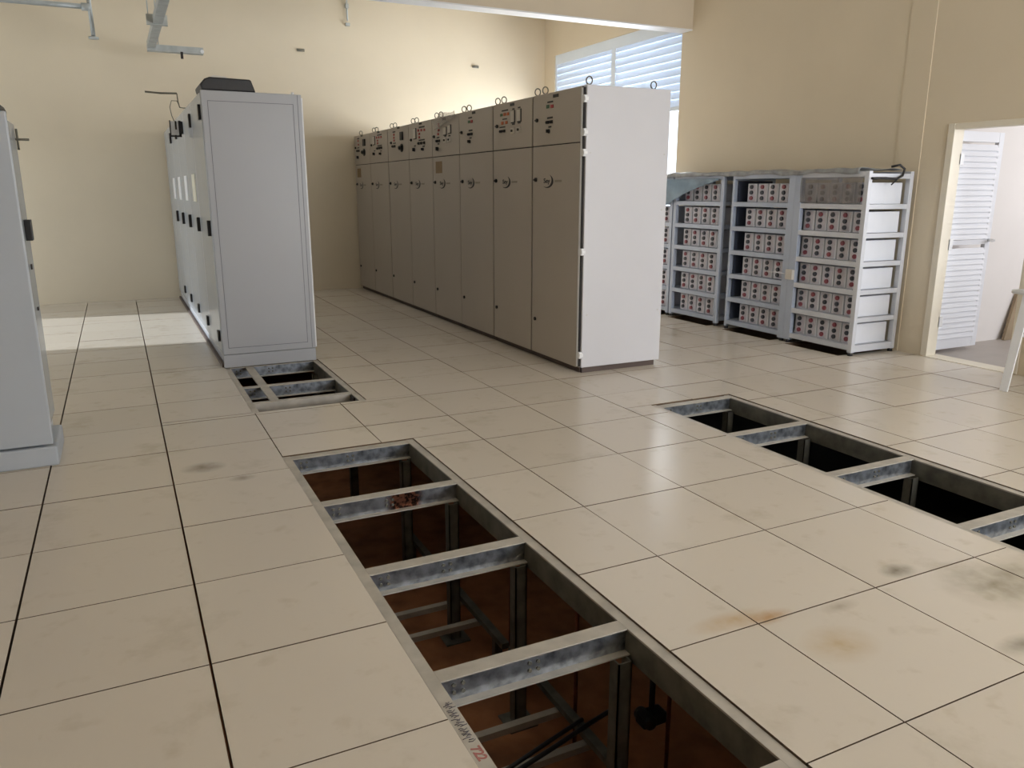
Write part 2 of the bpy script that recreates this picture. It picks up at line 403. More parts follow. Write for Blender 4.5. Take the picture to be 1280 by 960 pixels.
# doorway in the right wall: cream casing, louvred leaf swung into the corridor
dj = MB(); c0, c1 = XR-0.012, XR+0.12
dj.box(c0, c1, DY1-0.035, DY1+0.028, 0.006, DZ+0.02); dj.box(c0, c1, DY0-0.05, DY0+0.035, 0.006, DZ+0.02)
dj.box(c0+0.002, c1-0.002, DY0+0.035, DY1-0.035, DZ-0.03, DZ+0.02)
struct(dj, 'door_1_frame', M['frame_cream'], 0.004)
dl = MB(); LX0, LX1, LY = XR+0.14, XR+0.80, 3.575
yA, yB_ = LY-0.02, LY+0.02
dl.box(LX0, LX0+0.07, yA, yB_, 0.03, 2.03); dl.box(LX1-0.07, LX1, yA, yB_, 0.03, 2.03)
for z0, z1 in ((0.03, 0.13), (1.015, 1.06), (1.94, 2.03)): dl.box(LX0+0.07, LX1-0.07, yA+0.001, yB_-0.001, z0, z1)
dlo = dl.build('door_1', M['door_slat'], bevel=0.002); dlo['kind'] = 'structure'; WLOC[dlo.name] = Vector((0,0,0))
ds = MB()
for (z0, z1) in ((0.13, 1.02), (1.065, 1.95)):
    z = z0
    while z < z1-0.04:
        ds.hexa([(LX0+0.05, yA-0.007, z), (LX1-0.05, yA-0.007, z), (LX1-0.05, yA-0.001, z), (LX0+0.05, yA-0.001, z),
                 (LX0+0.05, yA+0.006, z+0.054), (LX1-0.05, yA+0.006, z+0.054), (LX1-0.05, yA+0.012, z+0.054), (LX0+0.05, yA+0.012, z+0.054)])
        z += 0.05
ds.build('slat_panel', M['door_slat'], dlo)
for z in (0.32, 1.03, 1.78):
    MB().box(XR+0.10, XR+0.165, 3.485, 3.553, z-0.05, z+0.05).build('hinge', M['white'], dlo, 0.003)
MB().cyl((LX1-0.03, yA-0.05, 1.05), (LX1-0.03, yA, 1.05), 0.014).box(LX1-0.10, LX1-0.015, yA-0.06, yA-0.045, 1.04, 1.06).build('door_handle', M['chrome'], dlo)

# corridor beyond the doorway
struct(MB().box(XR+0.14, 8.0, -0.5, 3.82, -0.12, -0.012), 'floor_corridor', M['corr_floor'])
struct(MB().box(XR-0.02, XR+0.17, DY0, DY1, -0.03, 0.006), 'door_1_sill', M['frame_cream'])
wc = struct(MB().box(XR+0.14, 8.1, 3.80, 3.95, -0.1, 2.9), 'wall_corridor', M['corr_wall'])
struct(MB().box(8.0, 8.15, -0.6, 3.9, -0.1, 2.9), 'wall_corridor_end', M['corr_wall'])
struct(MB().box(XR+0.14, 8.15, -0.6, 3.95, 2.9, 3.0), 'ceiling_corridor', M['ceil'])
wall_y('wall_corridor_near', -0.6, -0.5, XR+0.14, 8.15, -0.1, 2.9, [(5.6, 7.8, 0.6, 2.5)], M['corr_wall'])
t_ = MB().prism([(6.28, 3.72, -0.01), (6.75, 3.72, -0.01), (6.62, 3.76, 0.55), (6.46, 3.76, 0.46)], (0, 0.03, 0)).build('corridor_wedge', M['wedge_brown'])  # tapered brown slab set upright against the corridor wall
tag(t_, 'brown wedge against the pale corridor wall beyond the doorway', 'wedge')

# ------------------------------------------------------------ beige switchgear row
XS = 1.46; XSB = 2.27; ZS = 2.31
EDG = [4.34, 5.17, 6.00, 6.85, 7.67, 8.50, 9.36, 10.20, 11.02]
INSTR = {
1 : [('name_plate', 4.75, 2.271, 0.127, 0.025), ('label_strip', 4.845, 2.231, 0.131, 0.012), ('green_lamp', 4.885, 2.197, 0.05, 0.028), ('red_lamp', 4.812, 2.193, 0.054, 0.027), ('label_strip', 4.847, 2.104, 0.131, 0.014), ('switch', 4.885, 2.069, 0.044, 0.025), ('switch', 4.819, 2.069, 0.043, 0.025), ('label_strip', 4.845, 2.031, 0.066, 0.013), ('selector', 4.861, 1.996, 0.061, 0.03), ('lock', 5.072, 2.098, 0.07, 0.031)] ,
2 : [('name_plate', 5.57, 2.275, 0.115, 0.024), ('label_strip', 5.724, 2.236, 0.184, 0.012), ('orange_lamp', 5.729, 2.201, 0.054, 0.027), ('orange_lamp', 5.659, 2.2, 0.053, 0.027), ('green_lamp', 5.8, 2.2, 0.05, 0.022), ('label_strip', 5.729, 2.16, 0.13, 0.01), ('orange_lamp', 5.779, 2.126, 0.066, 0.029), ('orange_lamp', 5.692, 2.126, 0.054, 0.027), ('label_strip', 5.779, 2.09, 0.165, 0.011), ('switch', 5.807, 2.053, 0.055, 0.025), ('switch', 5.737, 2.053, 0.055, 0.025), ('meter', 5.554, 2.169, 0.094, 0.101), ('meter', 5.426, 2.17, 0.091, 0.101), ('label_strip', 5.544, 2.234, 0.062, 0.011), ('label_strip', 5.426, 2.237, 0.065, 0.011), ('label_strip', 5.543, 2.102, 0.073, 0.012), ('label_strip', 5.425, 2.105, 0.071, 0.012), ('knob_plate', 5.559, 2.044, 0.105, 0.051), ('knob_plate', 5.43, 2.046, 0.107, 0.048), ('lock', 5.89, 2.104, 0.079, 0.027)] ,
3 : [('name_plate', 6.457, 2.276, 0.114, 0.024), ('label_strip', 6.548, 2.234, 0.13, 0.014), ('green_lamp', 6.579, 2.196, 0.052, 0.027), ('red_lamp', 6.51, 2.195, 0.058, 0.029), ('label_strip', 6.543, 2.109, 0.13, 0.015), ('switch', 6.583, 2.073, 0.053, 0.025), ('switch', 6.511, 2.073, 0.052, 0.025), ('label_strip', 6.545, 2.035, 0.072, 0.012), ('selector', 6.562, 2.0, 0.085, 0.03), ('lock', 6.773, 2.102, 0.089, 0.03)] ,
4 : [('name_plate', 7.283, 2.277, 0.136, 0.026), ('red_lamp', 7.455, 2.234, 0.078, 0.021), ('red_lamp', 7.441, 2.210, 0.07, 0.019), ('red_lamp', 7.452, 2.169, 0.055, 0.024), ('red_lamp', 7.47, 2.127, 0.047, 0.019), ('label_strip', 7.477, 2.091, 0.11, 0.014), ('switch', 7.506, 2.054, 0.055, 0.027), ('switch', 7.435, 2.053, 0.055, 0.027), ('label_strip', 7.468, 2.021, 0.071, 0.014), ('selector', 7.487, 1.967, 0.119, 0.044), ('meter', 7.261, 2.148, 0.121, 0.079), ('meter', 7.125, 2.160, 0.11, 0.083), ('label_strip', 7.251, 2.095, 0.075, 0.014), ('label_strip', 7.129, 2.091, 0.074, 0.014), ('knob_plate', 7.265, 2.051, 0.113, 0.048), ('knob_plate', 7.138, 2.051, 0.118, 0.045), ('lock', 7.591, 2.106, 0.105, 0.027)] ,
5 : [('name_plate', 8.055, 2.282, 0.128, 0.023), ('label_strip', 8.012, 2.241, 0.266, 0.017), ('red_lamp', 8.132, 2.209, 0.076, 0.027), ('red_lamp', 8.026, 2.206, 0.074, 0.027), ('red_lamp', 7.922, 2.203, 0.073, 0.027), ('red_lamp', 8.1, 2.167, 0.071, 0.023), ('red_lamp', 8.103, 2.129, 0.071, 0.023), ('label_strip', 8.023, 2.094, 0.279, 0.015), ('switch', 8.12, 2.059, 0.085, 0.032), ('switch', 8.026, 2.058, 0.084, 0.032), ('switch', 7.929, 2.057, 0.082, 0.032), ('meter', 8.262, 2.18, 0.121, 0.116), ('label_strip', 8.267, 2.038, 0.073, 0.014), ('selector', 8.283, 1.992, 0.147, 0.043), ('label_strip', 7.959, 2.018, 0.092, 0.015), ('selector', 7.974, 1.985, 0.139, 0.03), ('lock', 8.391, 2.112, 0.137, 0.027)] ,
6 : [('name_plate', 8.887, 2.291, 0.135, 0.028), ('relay', 8.75, 2.181, 0.127, 0.101), ('big_switch', 8.765, 2.037, 0.253, 0.077), ('label_strip', 9.071, 2.25, 0.153, 0.015), ('red_lamp', 9.075, 2.215, 0.112, 0.025), ('red_lamp', 9.079, 2.177, 0.084, 0.021), ('red_lamp', 9.077, 2.142, 0.084, 0.021), ('label_strip', 9.067, 2.108, 0.14, 0.015), ('switch', 9.133, 2.071, 0.079, 0.03), ('switch', 9.049, 2.069, 0.078, 0.03), ('lock', 9.194, 2.118, 0.143, 0.024)] ,
7 : [('name_plate', 9.762, 2.29, 0.14, 0.026), ('label_strip', 9.721, 2.252, 0.279, 0.016), ('red_lamp', 9.851, 2.222, 0.082, 0.028), ('red_lamp', 9.747, 2.22, 0.081, 0.028), ('red_lamp', 9.645, 2.219, 0.08, 0.028), ('red_lamp', 9.816, 2.18, 0.082, 0.023), ('red_lamp', 9.814, 2.145, 0.082, 0.023), ('label_strip', 9.724, 2.11, 0.28, 0.016), ('switch', 9.824, 2.076, 0.089, 0.03), ('switch', 9.729, 2.077, 0.087, 0.03), ('switch', 9.636, 2.078, 0.086, 0.03), ('meter', 9.991, 2.19, 0.123, 0.107), ('label_strip', 9.972, 2.05, 0.084, 0.013), ('label_strip', 9.672, 2.036, 0.08, 0.013), ('selector', 9.985, 2.009, 0.162, 0.038), ('selector', 9.683, 2.0, 0.139, 0.031), ('lock', 10.102, 2.132, 0.148, 0.025)] ,
8 : [('name_plate', 10.599, 2.29, 0.142, 0.022), ('relay', 10.469, 2.188, 0.139, 0.097), ('big_switch', 10.491, 2.052, 0.28, 0.07), ('label_strip', 10.794, 2.26, 0.146, 0.017), ('red_lamp', 10.8, 2.228, 0.117, 0.028), ('red_lamp', 10.795, 2.174, 0.095, 0.025), ('label_strip', 10.81, 2.129, 0.147, 0.014), ('switch', 10.862, 2.086, 0.081, 0.031), ('switch', 10.77, 2.084, 0.08, 0.03), ('selector', 10.826, 1.991, 0.184, 0.043), ('lock', 10.94, 2.133, 0.149, 0.025)] ,
}
def disc_on_door(mb, x, y, z, r, d): mb.cyl((x, y, z), (x-d, y, z), r, 14)
def put_instruments(items, door):
    for kind, y, z, wd, ht in items:
        wd *= 0.72; x = XS
        mb = MB()
        if kind == 'name_plate': mb.box(x-0.003, x+0.001, y-wd/2, y+wd/2, z-ht/2, z+ht/2).build('name_plate', M['black'], door)
        elif kind == 'label_strip': mb.box(x-0.003, x+0.001, y-wd/2, y+wd/2, z-ht/2, z+ht/2).build('label_strip', M['black'], door)
        elif kind.endswith('_lamp'):
            r = max(0.012, ht/2); k = min(0.024, wd/2+0.006)
            mb.box(x-0.006, x+0.001, y-k, y+k, z-r, z+r).build('indicator_lamp', M[kind.split('_')[0]], door, 0.003)
        elif kind == 'switch':
            mb.box(x-0.012, x+0.001, y-0.021, y+0.021, z-ht/2, z+ht/2); disc_on_door(mb, x-0.01, y, z, 0.009, 0.012)
            mb.build('toggle_switch', M['black'], door)
        elif kind == 'selector':
            disc_on_door(mb, x, y, z, max(0.018, ht*0.52), 0.008); mb.box(x-0.03, x-0.008, y-0.005, y+0.005, z-ht*0.4, z+ht*0.5)
            mb.build('selector_switch', M['black'], door)
        elif kind == 'big_switch':
            disc_on_door(mb, x, y, z, 0.052, 0.012); mb.box(x-0.03, x-0.012, y-0.045, y+0.045, z-0.028, z+0.028); disc_on_door(mb, x-0.02, y, z, 0.02, 0.03)
            mb.build('rotary_switch', M['black'], door, 0.002)
        elif kind == 'lock':
            disc_on_door(mb, x, y, z, 0.016, 0.014); mb.box(x-0.02, x-0.008, y-0.018, y+0.018, z-0.006, z+0.006)
            mb.build('door_lock', M['black'], door)
        elif kind == 'meter':
            mb.box(x-0.004, x+0.001, y-wd/2-0.012, y+wd/2+0.004, z-ht/2-0.008, z+ht/2+0.004)  # black backing reaches further below and to the near side, drawn as cast shadow
            mt = mb.build('panel_meter', M['black'], door)
            MB().box(x-0.009, x-0.004, y-wd/2+0.004, y+wd/2, z-ht/2+0.002, z+ht/2).build('meter_face', M['ivory'], mt)
        elif kind == 'relay':
            mb.box(x-0.02, x+0.001, y-wd/2, y+wd/2, z-ht/2, z+ht/2).build('protection_relay', M['black'], door, 0.003)
        elif kind == 'knob_plate':
            mb.box(x-0.008, x+0.001, y-wd/2, y+wd/2, z-ht/2, z+ht/2)
            mb.build('knob_plate', M['ivory'], door, 0.002)
            k = MB(); disc_on_door(k, x-0.008, y, z, 0.011, 0.012); k.build('knob', M['black'], door)

def crescent(y, z):
    """dark crescent open to the far side, with its short word beside it; seen from the front the far side is on the left"""
    mb = MB(); n = 22; outer, inner = [], []
    for i in range(n+1):
        a = math.radians(-130 + 195*i/n)
        outer.append((y - 0.104*math.cos(a), z + 0.056*math.sin(a)))
        th = 0.34*math.sin(math.pi*i/n)**0.8
        inner.append((y - 0.104*(1-th)*math.cos(a), z + 0.056*(1-th*0.75)*math.sin(a)))
    for i in range(n):
        q = [outer[i], outer[i+1], inner[i+1], inner[i]]
        mb.prism([(XS-0.0005, a, b) for a, b in q], (-0.0012, 0, 0))
    return mb
def lettering(text, size, sx, parent, loc, rot, material, name='lettering'):
    cu = bpy.data.curves.new(name, 'FONT'); cu.body = text; cu.size = size; cu.extrude = 0.0004; cu.offset = 0.0012
    cu.align_x = 'CENTER'; cu.align_y = 'CENTER'; cu.materials.append(material)
    tmp = bpy.data.objects.new('lettering_curve', cu); COL.objects.link(tmp)
    bpy.context.view_layer.update()
    me = bpy.data.meshes.new_from_object(tmp.evaluated_get(bpy.context.evaluated_depsgraph_get()))
    bpy.data.objects.remove(tmp)
    me.name = name; me.materials.clear(); me.materials.append(material)
    o = bpy.data.objects.new(name, me); COL.objects.link(o); o.parent = parent; o.scale = (sx, 1, 1)
    o.location = Vector(loc) - WLOC[parent.name]; o.rotation_euler = rot; return o
def lifting_eye(mb, x, y, z, rot=0.0, r=0.024):
    pts = []
    for i in range(14):
        a = 2*math.pi*i/14
        pts.append((x + math.cos(a)*r*math.sin(rot), y + math.cos(a)*r*math.cos(rot), z + 0.012 + r*1.25 + math.sin(a)*r*1.25))
    mb.tube(pts, 0.0055, 8, closed=True); mb.cyl((x, y, z-0.001), (x, y, z+0.016), 0.010, 10)

CUB = [
 'beige switchgear cubicle at the near end of its row, pale side panel with white hinges',
 'beige switchgear cubicle with orange lamps and two meters, second from the near end',
 'beige switchgear cubicle with one red lamp, third from the near end of its row',
 'beige switchgear cubicle with clear wrap across its meters and a brown paper patch, mid row',
 'beige switchgear cubicle with one tall meter, fifth from the near end, beside the wrapped one',
 'beige switchgear cubicle with large round black switch, third from the far end',
 'beige switchgear cubicle with one tall meter, second from the far end of the row',
 'beige switchgear cubicle against the far wall, with round black switch and brown paper patch',
]
for i in range(8):
    y0, y1 = EDG[i], EDG[i+1]; n = i+1; gap = 0.006
    wide = 0.018 if i in (0, 1, 5) else 0.006
    t = thing('switchgear_cubicle', CUB[i], 'electrical cabinet', ((XS+XSB)/2, (y0+y1)/2, 0), 'beige switchgear cubicles in one row')
    MB().box(XS+0.022, XSB, y0+0.002, y1-0.002, 0.045, ZS-0.002).build('carcass', M['beige'], t)
    MB().box(XS+0.035, XSB-0.03, y0+0.004, y1-0.004, 0.0, 0.045).build('plinth', M['plinth'], t)
    zd = 1.882
    up = MB().box(XS, XS+0.02, y0+gap, y1-wide, zd+0.004, ZS-0.006).build('upper_door', M['beige'], t, 0.003)
    lo = MB().box(XS, XS+0.02, y0+gap, y1-wide, 0.05, zd-0.004).build('lower_door', M['beige'], t, 0.003)
    MB().box(XS+0.012, XS+0.022, y0, y1, 0.05, ZS-0.01).build('door_seal', M['dark'], t)
    put_instruments(INSTR[n], up)
    ly = y1-0.085
    k = MB(); disc_on_door(k, XS, ly, 1.60, 0.018, 0.014); k.box(XS-0.022, XS-0.01, ly-0.008, ly+0.02, 1.592, 1.606); k.build('door_lock', M['black'], lo)
    k = MB(); disc_on_door(k, XS, ly, 0.36, 0.016, 0.012); k.build('door_lock', M['black'], lo)
    lgy = y1-0.29
    crescent(lgy, 1.585).build('emblem', M['black'], lo)
    lettering('Sey', 0.055, 1.5, lo, (XS-0.0012, lgy+0.012, 1.588), (math.pi/2, 0, -math.pi/2), M['black'])
    MB().box(XS-0.0012, XS, lgy-0.245, lgy-0.128, 1.577, 1.595).build('emblem_strip', mat('faded_print', (0.30, 0.27, 0.22), 0.6), lo)
    if n in (4, 8):
        MB().box(XS-0.0012, XS, y1-0.30, y1-0.10, 1.70, 1.83).build('paper_patch', M['brown_paper'], lo)
    for ye in ((y0+0.07, y1-0.07) if i else (y0+0.035, y1-0.07)):
        e = MB(); lifting_eye(e, XS+0.09, ye, ZS, 2.15, 0.024); e.build('lifting_eye', M['galv_dark'], t)
    if i == 0:
        e = MB(); lifting_eye(e, XSB-0.09, y0+0.05, ZS, 1.9, 0.024); e.build('lifting_eye', M['galv_dark'], t)
        sp_ = MB().box(XS-0.002+0.02, XSB+0.012, 4.285, y0+0.002, 0.052, ZS).build('side_panel', M['beige_lit'], t, 0.006)
        MB().box(XS+0.045, XSB-0.02, 4.32, y0+0.01, 0.0, 0.05).build('plinth', M['plinth'], t)
        MB().box(XS+0.004, XS+0.02, 4.302, y0+0.003, 0.06, ZS-0.02).build('door_gap', M['dark'], t)
        MB().box(XS+0.0, XS+0.005, 4.318, 4.342, 0.06, ZS-0.02).build('door_edge', M['white'], t)
        for z in (2.205, 1.955, 1.80, 1.02, 0.16):
            MB().box(XS-0.006, XS+0.022, 4.284, 4.335, z-0.028, z+0.028).box(XS-0.004, XS+0.03, 4.276, 4.29, z-0.014, z+0.014).build('hinge', M['white'], t, 0.003)
        for z in (0.5, 1.35, 1.8):
            for xx in (XS+0.06, XSB-0.03): MB().cyl((xx, 4.286, z), (xx, 4.282, z), 0.007, 8).build('screw', M['chrome'], sp_)
# wrapping film stuck over the top corner of the fourth cubicle
cw = MB(); n = 10
for i in range(n):
    a, b = i/n, (i+1)/n
    def P(q, e): return (XS-0.028-0.006*math.sin(q*17+e*3), 7.52-q*0.62, 2.17+0.10*q+e*(0.10+0.035*math.sin(q*5)))
    A, B, C, D = P(a, 0), P(b, 0), P(b, 1), P(a, 1)
    cw.hexa([A, (A[0]+0.001, A[1], A[2]), (B[0]+0.001, B[1], B[2]), B, D, (D[0]+0.001, D[1], D[2]), (C[0]+0.001, C[1], C[2]), C])
tag(cw.build('plastic_wrap', M['clear_wrap']), 'creased clear plastic wrap stuck over the meters of a beige cubicle', 'plastic film')

# ------------------------------------------------------------ grey cabinet row
GX0, GX1, GZ = -1.205, -0.40, 2.29
GED = [5.87, 6.80, 7.73, 8.66, 9.59, 10.45, 11.0]
GL = ['tall grey cabinet with broad plain end panel, standing over the small floor opening',
      'grey cabinet with yellowish window glare, directly behind the one with the plain end panel',
      'grey cabinet third along its row, window just nearer than the bent wire on top',
      'grey cabinet fourth along its row, in the patch of daylight on the floor',
      'grey cabinet fifth along its row, in the far part of the daylight patch',
      'narrow grey cabinet at the far end of its row, against the cream wall']
for i in range(6):
    y0, y1 = GED[i], GED[i+1]
    t = thing('grey_cabinet', GL[i], 'electrical cabinet', ((GX0+GX1)/2, (y0+y1)/2, 0), 'grey cabinets in one row')
    MB().box(GX0+0.02, GX1, y0+0.003, y1-0.003, 0.10, GZ).build('carcass', M['grey'], t, 0.004)
    MB().box(GX0+0.015, GX1-0.01, y0+0.003, y1-0.003, 0.0, 0.10).build('plinth', M['grey'], t)
    d = MB().box(GX0, GX0+0.02, y0+0.006, y1-0.006, 0.12, GZ-0.01).build('door', M['grey_door'], t, 0.004)
    if i < 5:
        for z, h in ((2.13, 0.06), (0.27, 0.045)):
            MB().box(GX0-0.02, GX0+0.001, y0+0.05, y0+0.13, z-h, z+h).build('hinge', M['black'], d, 0.003)
        MB().box(GX0-0.028, GX0+0.001, y0+0.05, y0+0.11, 1.13, 1.26).build('door_handle', M['black'], d, 0.004)
    if 0 < i < 5:
        MB().box(GX0-0.004, GX0+0.001, y0+0.18, y0+0.50, 1.40, 1.66).build('window', M['white'] if i > 1 else M['window_glare'], d, 0.002)  # bright reflection in the panes is painted as white and pale yellow
    if i == 0:
        e = MB().box(GX0+0.004, GX1, 5.845, 5.872, 0.115, GZ+0.004).build('end_panel', M['grey'], t, 0.004)
        MB().box(GX0+0.004, GX1-0.004, 5.842, 5.872, 0.0, 0.112).build('end_plinth', M['grey'], t, 0.003)
        g_ = MB(); a, b, c, dd = GX0+0.05, GX1-0.07, 0.17, GZ-0.075; w_ = 0.004
        g_.box(a, b, 5.8435, 5.8455, c, c+w_).box(a, b, 5.8435, 5.8455, dd-w_, dd).box(a, a+w_, 5.8435, 5.8455, c, dd).box(b-w_, b, 5.8435, 5.8455, c, dd)
        g_.box(GX1-0.035, GX1-0.031, 5.8435, 5.8455, 0.12, GZ)
        g_.build('panel_joint', mat('joint_line', (0.16, 0.16, 0.18), 0.7), t)
        MB().box(GX1-0.001, GX1+0.012, 5.86, 5.89, 0.12, GZ-0.02).build('rear_edge', M['white'], t)
        MB().box(GX1+0.002, GX1+0.02, 5.93, 5.97, 1.03, 1.12).build('rear_latch', M['black'], t)
        MB().cyl((GX1-0.06, 5.90, GZ), (GX1-0.06, 5.90, GZ+0.025), 0.012).build('top_bolt', M['white'], t)
    MB().box(GX0-0.012, GX0+0.012, y0+0.01, y1-0.01, 0.0, 0.03).build('foot_strip', M['plinth'], t)
# black case and bent wire on top of the row
bc = MB()
zt = GZ+0.004
bc.prism([(-1.19, 5.86, zt), (-0.765, 5.86, zt), (-0.80, 5.86, zt+0.10), (-1.12, 5.86, zt+0.105), (-1.16, 5.86, zt+0.09), (-1.20, 5.86, zt+0.045)], (0, 0.42, 0))
b_ = bc.build('black_case', M['black'], None, 0.012, loc=(-0.98, 6.07, zt))
tag(b_, 'black plastic case lying on top of the grey cabinet with the plain end panel', 'case')
MB().prism([(-1.11, 5.90, zt+0.107), (-0.98, 5.90, zt+0.107), (-0.99, 5.90, zt+0.118), (-1.09, 5.90, zt+0.122)], (0, 0.12, 0)).build('crumpled_tag', M['ivory'], b_)
wy = 7.5
wr = MB().tube([(-1.54, wy, 2.432), (-1.40, wy, 2.425), (-1.255, wy, 2.43)], 0.009, 8).tube([(-1.255, wy, 2.43), (-1.25, wy, 2.35), (-1.24, wy, 2.30), (-1.20, wy, 2.296), (-1.1, wy, 2.296)], 0.005, 8)
wr.tube([(-1.235, wy, 2.296), (-1.26, wy, 2.36), (-1.31, wy, 2.36), (-1.33, wy, 2.30), (-1.32, wy, 2.22), (-1.30, wy, 2.16)], 0.004, 6)
tag(wr.build('bent_wire', M['galv_dark']), 'stiff bent wire sticking out from the top of the grey cabinets', 'wire')
nt_ = MB().box(-1.345, -1.265, 7.49, 7.50, 2.04, 2.17)
nn = nt_.build('clipped_note', M['white']); tag(nn, 'small white note in a black clip hanging high on the grey cabinet doors', 'note')
MB().box(-1.35, -1.34, 7.485, 7.502, 2.03, 2.175).box(-1.268, -1.245, 7.485, 7.502, 2.02, 2.175).box(-1.35, -1.25, 7.485, 7.502, 2.02, 2.035).box(-1.30, -1.285, 7.484, 7.502, 2.09, 2.17).build('clip', M['black'], nn)

# ------------------------------------------------------------ blue-grey cabinet at the left edge
t = thing('end_cabinet', 'blue-grey cabinet cut by the left edge of the photo, nearest the camera', 'electrical cabinet', (-2.8, 4.2, 0))
MB().box(-3.25, -2.42, 3.66, 4.42, 0.12, 1.895).build('carcass', M['grey_door'], t, 0.004)
MB().box(-3.25, -2.362, 3.64, 3.662, 0.12, 1.90).build('end_panel', M['blue_grey'], t, 0.008)
MB().box(-3.25, -2.345, 3.620, 4.10, 0.0, 0.112).build('plinth', M['blue_grey'], t, 0.01)
MB().box(-3.25, -2.42, 4.10, 4.41, 0.0, 0.12).build('rear_plinth', M['blue_grey'], t)
d = MB().box(-2.42, -2.40, 3.67, 4.41, 0.13, 1.885).build('door', M['grey_door'], t, 0.003)
MB().box(-2.40, -2.365, 4.16, 4.24, 1.22, 1.34).build('door_handle', M['black'], d, 0.003)
MB().box(-2.40, -2.392, 4.2, 4.23, 1.05, 1.08).box(-2.40, -2.392, 4.23, 4.26, 0.80, 0.82).build('keyhole', M['dark'], d)
MB().cyl((-2.41, 4.38, 1.80), (-2.33, 4.38, 1.80), 0.007, 8).cyl((-2.39, 4.38, 1.74), (-2.39, 4.38, 1.86), 0.006, 8).build('top_latch', M['galv_dark'], t)
q = MB().prism([(-2.95, 3.70, 1.902), (-2.39, 3.70, 1.902), (-2.40, 3.70, 1.95), (-2.55, 3.70, 2.03), (-2.95, 3.70, 2.05)], (0, 0.35, 0)).build('black_bag', M['black'], None, 0.02, loc=(-2.6, 3.87, 1.902))
tag(q, 'dark bag lying on top of the blue-grey cabinet at the left edge', 'bag')

# ------------------------------------------------------------ service openings in the floor
def bolts4(mb, x, y, z):
    for dx in (-0.016, 0.016):
        for dz in (-0.014, 0.014): mb.cyl((x+dx, y, z+dz), (x+dx, y-0.006, z+dz), 0.0072, 8)
def z_bar(name, parent, x0, x1, y, material, bolts=True, zt=-0.006, legs=True):
    """Z-shaped galvanised cross member; y is the near edge of its top flange"""
    here = (x0, y, zt)
    mb = MB().box(x0, x1, y, y+0.065, zt-0.005, zt)
    o = mb.build(name, M['galv_top'], parent, 0.001, loc=here)
    wb_ = MB().box(x0, x1, y+0.012, y+0.017, zt-0.088, zt-0.005)
    wb_.build('web', material, o, loc=here)
    MB().box(x0, x1, y-0.020, y+0.017, zt-0.093, zt-0.088).build('lower_flange', M['galv_top'], o, loc=here)
    if bolts:
        b2 = MB()
        for xx in (x0+0.065, x0+0.34): bolts4(b2, xx, y+0.012, zt-0.045)
        b2.build('bolts', M['galv_dark'], o, loc=here)
    return o
def opening(label, x0, x1, y0, y1, bars, legs_at, near_legs=True):
    t = thing('floor_frame', label, 'steel frame', ((x0+x1)/2, (y0+y1)/2, -0.9), None)
    rw = 0.045
    for a in (x0, x1-rw):
        inner = a+rw if a == x0 else a
        r = MB().box(a, a+rw, y0, y1, -0.014, -0.006)
        ra = r.build('side_rail', M['galv_top'], t, 0.001)
        s2 = MB()
        if a == x0: s2.box(a, a+0.006, y0, y1, -0.12, -0.014).box(a+rw-0.006, a+rw, y0, y1, -0.12, -0.014)
        else: s2.box(a, a+0.006, y0, y1, -0.12, -0.014).box(a+rw-0.006, a+rw, y0, y1, -0.12, -0.014)
        s2.build('rail_web', M['galv'] if a == x0 else M['galv_dark'], ra)
    for (yb, mt) in bars: z_bar('cross_bar', t, x0+rw, x1-rw, yb, M[mt])
    for (lx, ly) in legs_at:
        l = MB(); s = 0.028
        l.box(lx-s, lx+s, ly-s, ly-s+0.006, -0.9, -0.10).box(lx-s, lx-s+0.006, ly-s, ly+s, -0.9, -0.10).box(lx+s-0.006, lx+s, ly-s, ly+s, -0.9, -0.10)
        lg = l.build('leg', M['galv_dark'], t)
        MB().box(lx-0.07, lx+0.07, ly-0.07, ly+0.07, -0.9, -0.892).build('foot_plate', M['galv_dark'], lg)
    return t
pA = opening('long steel floor frame around the large open pit in the foreground', -1.19, -0.39, -0.86, 3.22,
        [(3.15, 'galv'), (2.38, 'galv_rust'), (1.58, 'galv'), (0.785, 'galv'), (-0.015, 'galv'), (-0.83, 'galv')],
        [(x, y) for x in (-1.15, -0.475) for y in (3.13, 2.36, 1.57, 0.76, -0.03)])
pB = opening('steel floor frame around the open pit running off the right edge', 1.42, 2.14, -0.86, 3.21,
        [(3.13, 'galv'), (2.38, 'galv'), (1.575, 'galv'), (0.80, 'galv'), (0.0, 'galv'), (-0.83, 'galv')],
        [(x, y) for x in (1.46, 2.06) for y in (3.11, 2.36, 1.55, 0.78, -0.02)])
pC = opening('steel floor frame of the short open pit at the foot of the grey cabinet', -1.20, -0.39, 4.26, 5.87,
        [(5.83, 'galv'), (5.03, 'galv')], [(x, y) for x in (-1.16, -0.45) for y in (5.7, 4.5)])
MB().box(-1.155, -0.435, 4.52, 4.57, -0.012, -0.006).box(-1.155, -0.435, 4.515, 4.521, -0.085, -0.006).build('angle_bar', M['galv_top'], pC)
MB().box(-1.03, -0.965, 4.57, 5.84, -0.02, -0.007).build('long_bar', M['galv_top'], pC)
MB().box(-0.45, -0.435, 4.40, 4.50, -0.08, -0.015).build('end_clip', M['dark'], pC)

# handwriting on the near pit's left rail
sc_ = MB()
for i in range(26):
    y = 0.68 - i*0.0076; x = -1.168 + 0.006*math.sin(i*2.1) + (0.004 if i % 4 == 0 else 0)
    l = 0.006+0.006*abs(math.sin(i*1.3))
    sc_.tube([(x-l, y, -0.0052), (x, y-0.004*math.cos(i), -0.0052), (x+l, y-0.006*math.sin(i*3), -0.0052)], 0.0012, 5)
sc_.build('handwriting', M['ink'], pA)
lettering('722', 0.040, 1.0, pA, (-1.168, 0.435, -0.0055), (0, 0, -math.pi/2+0.05), M['ink_red'], 'handwritten_number')

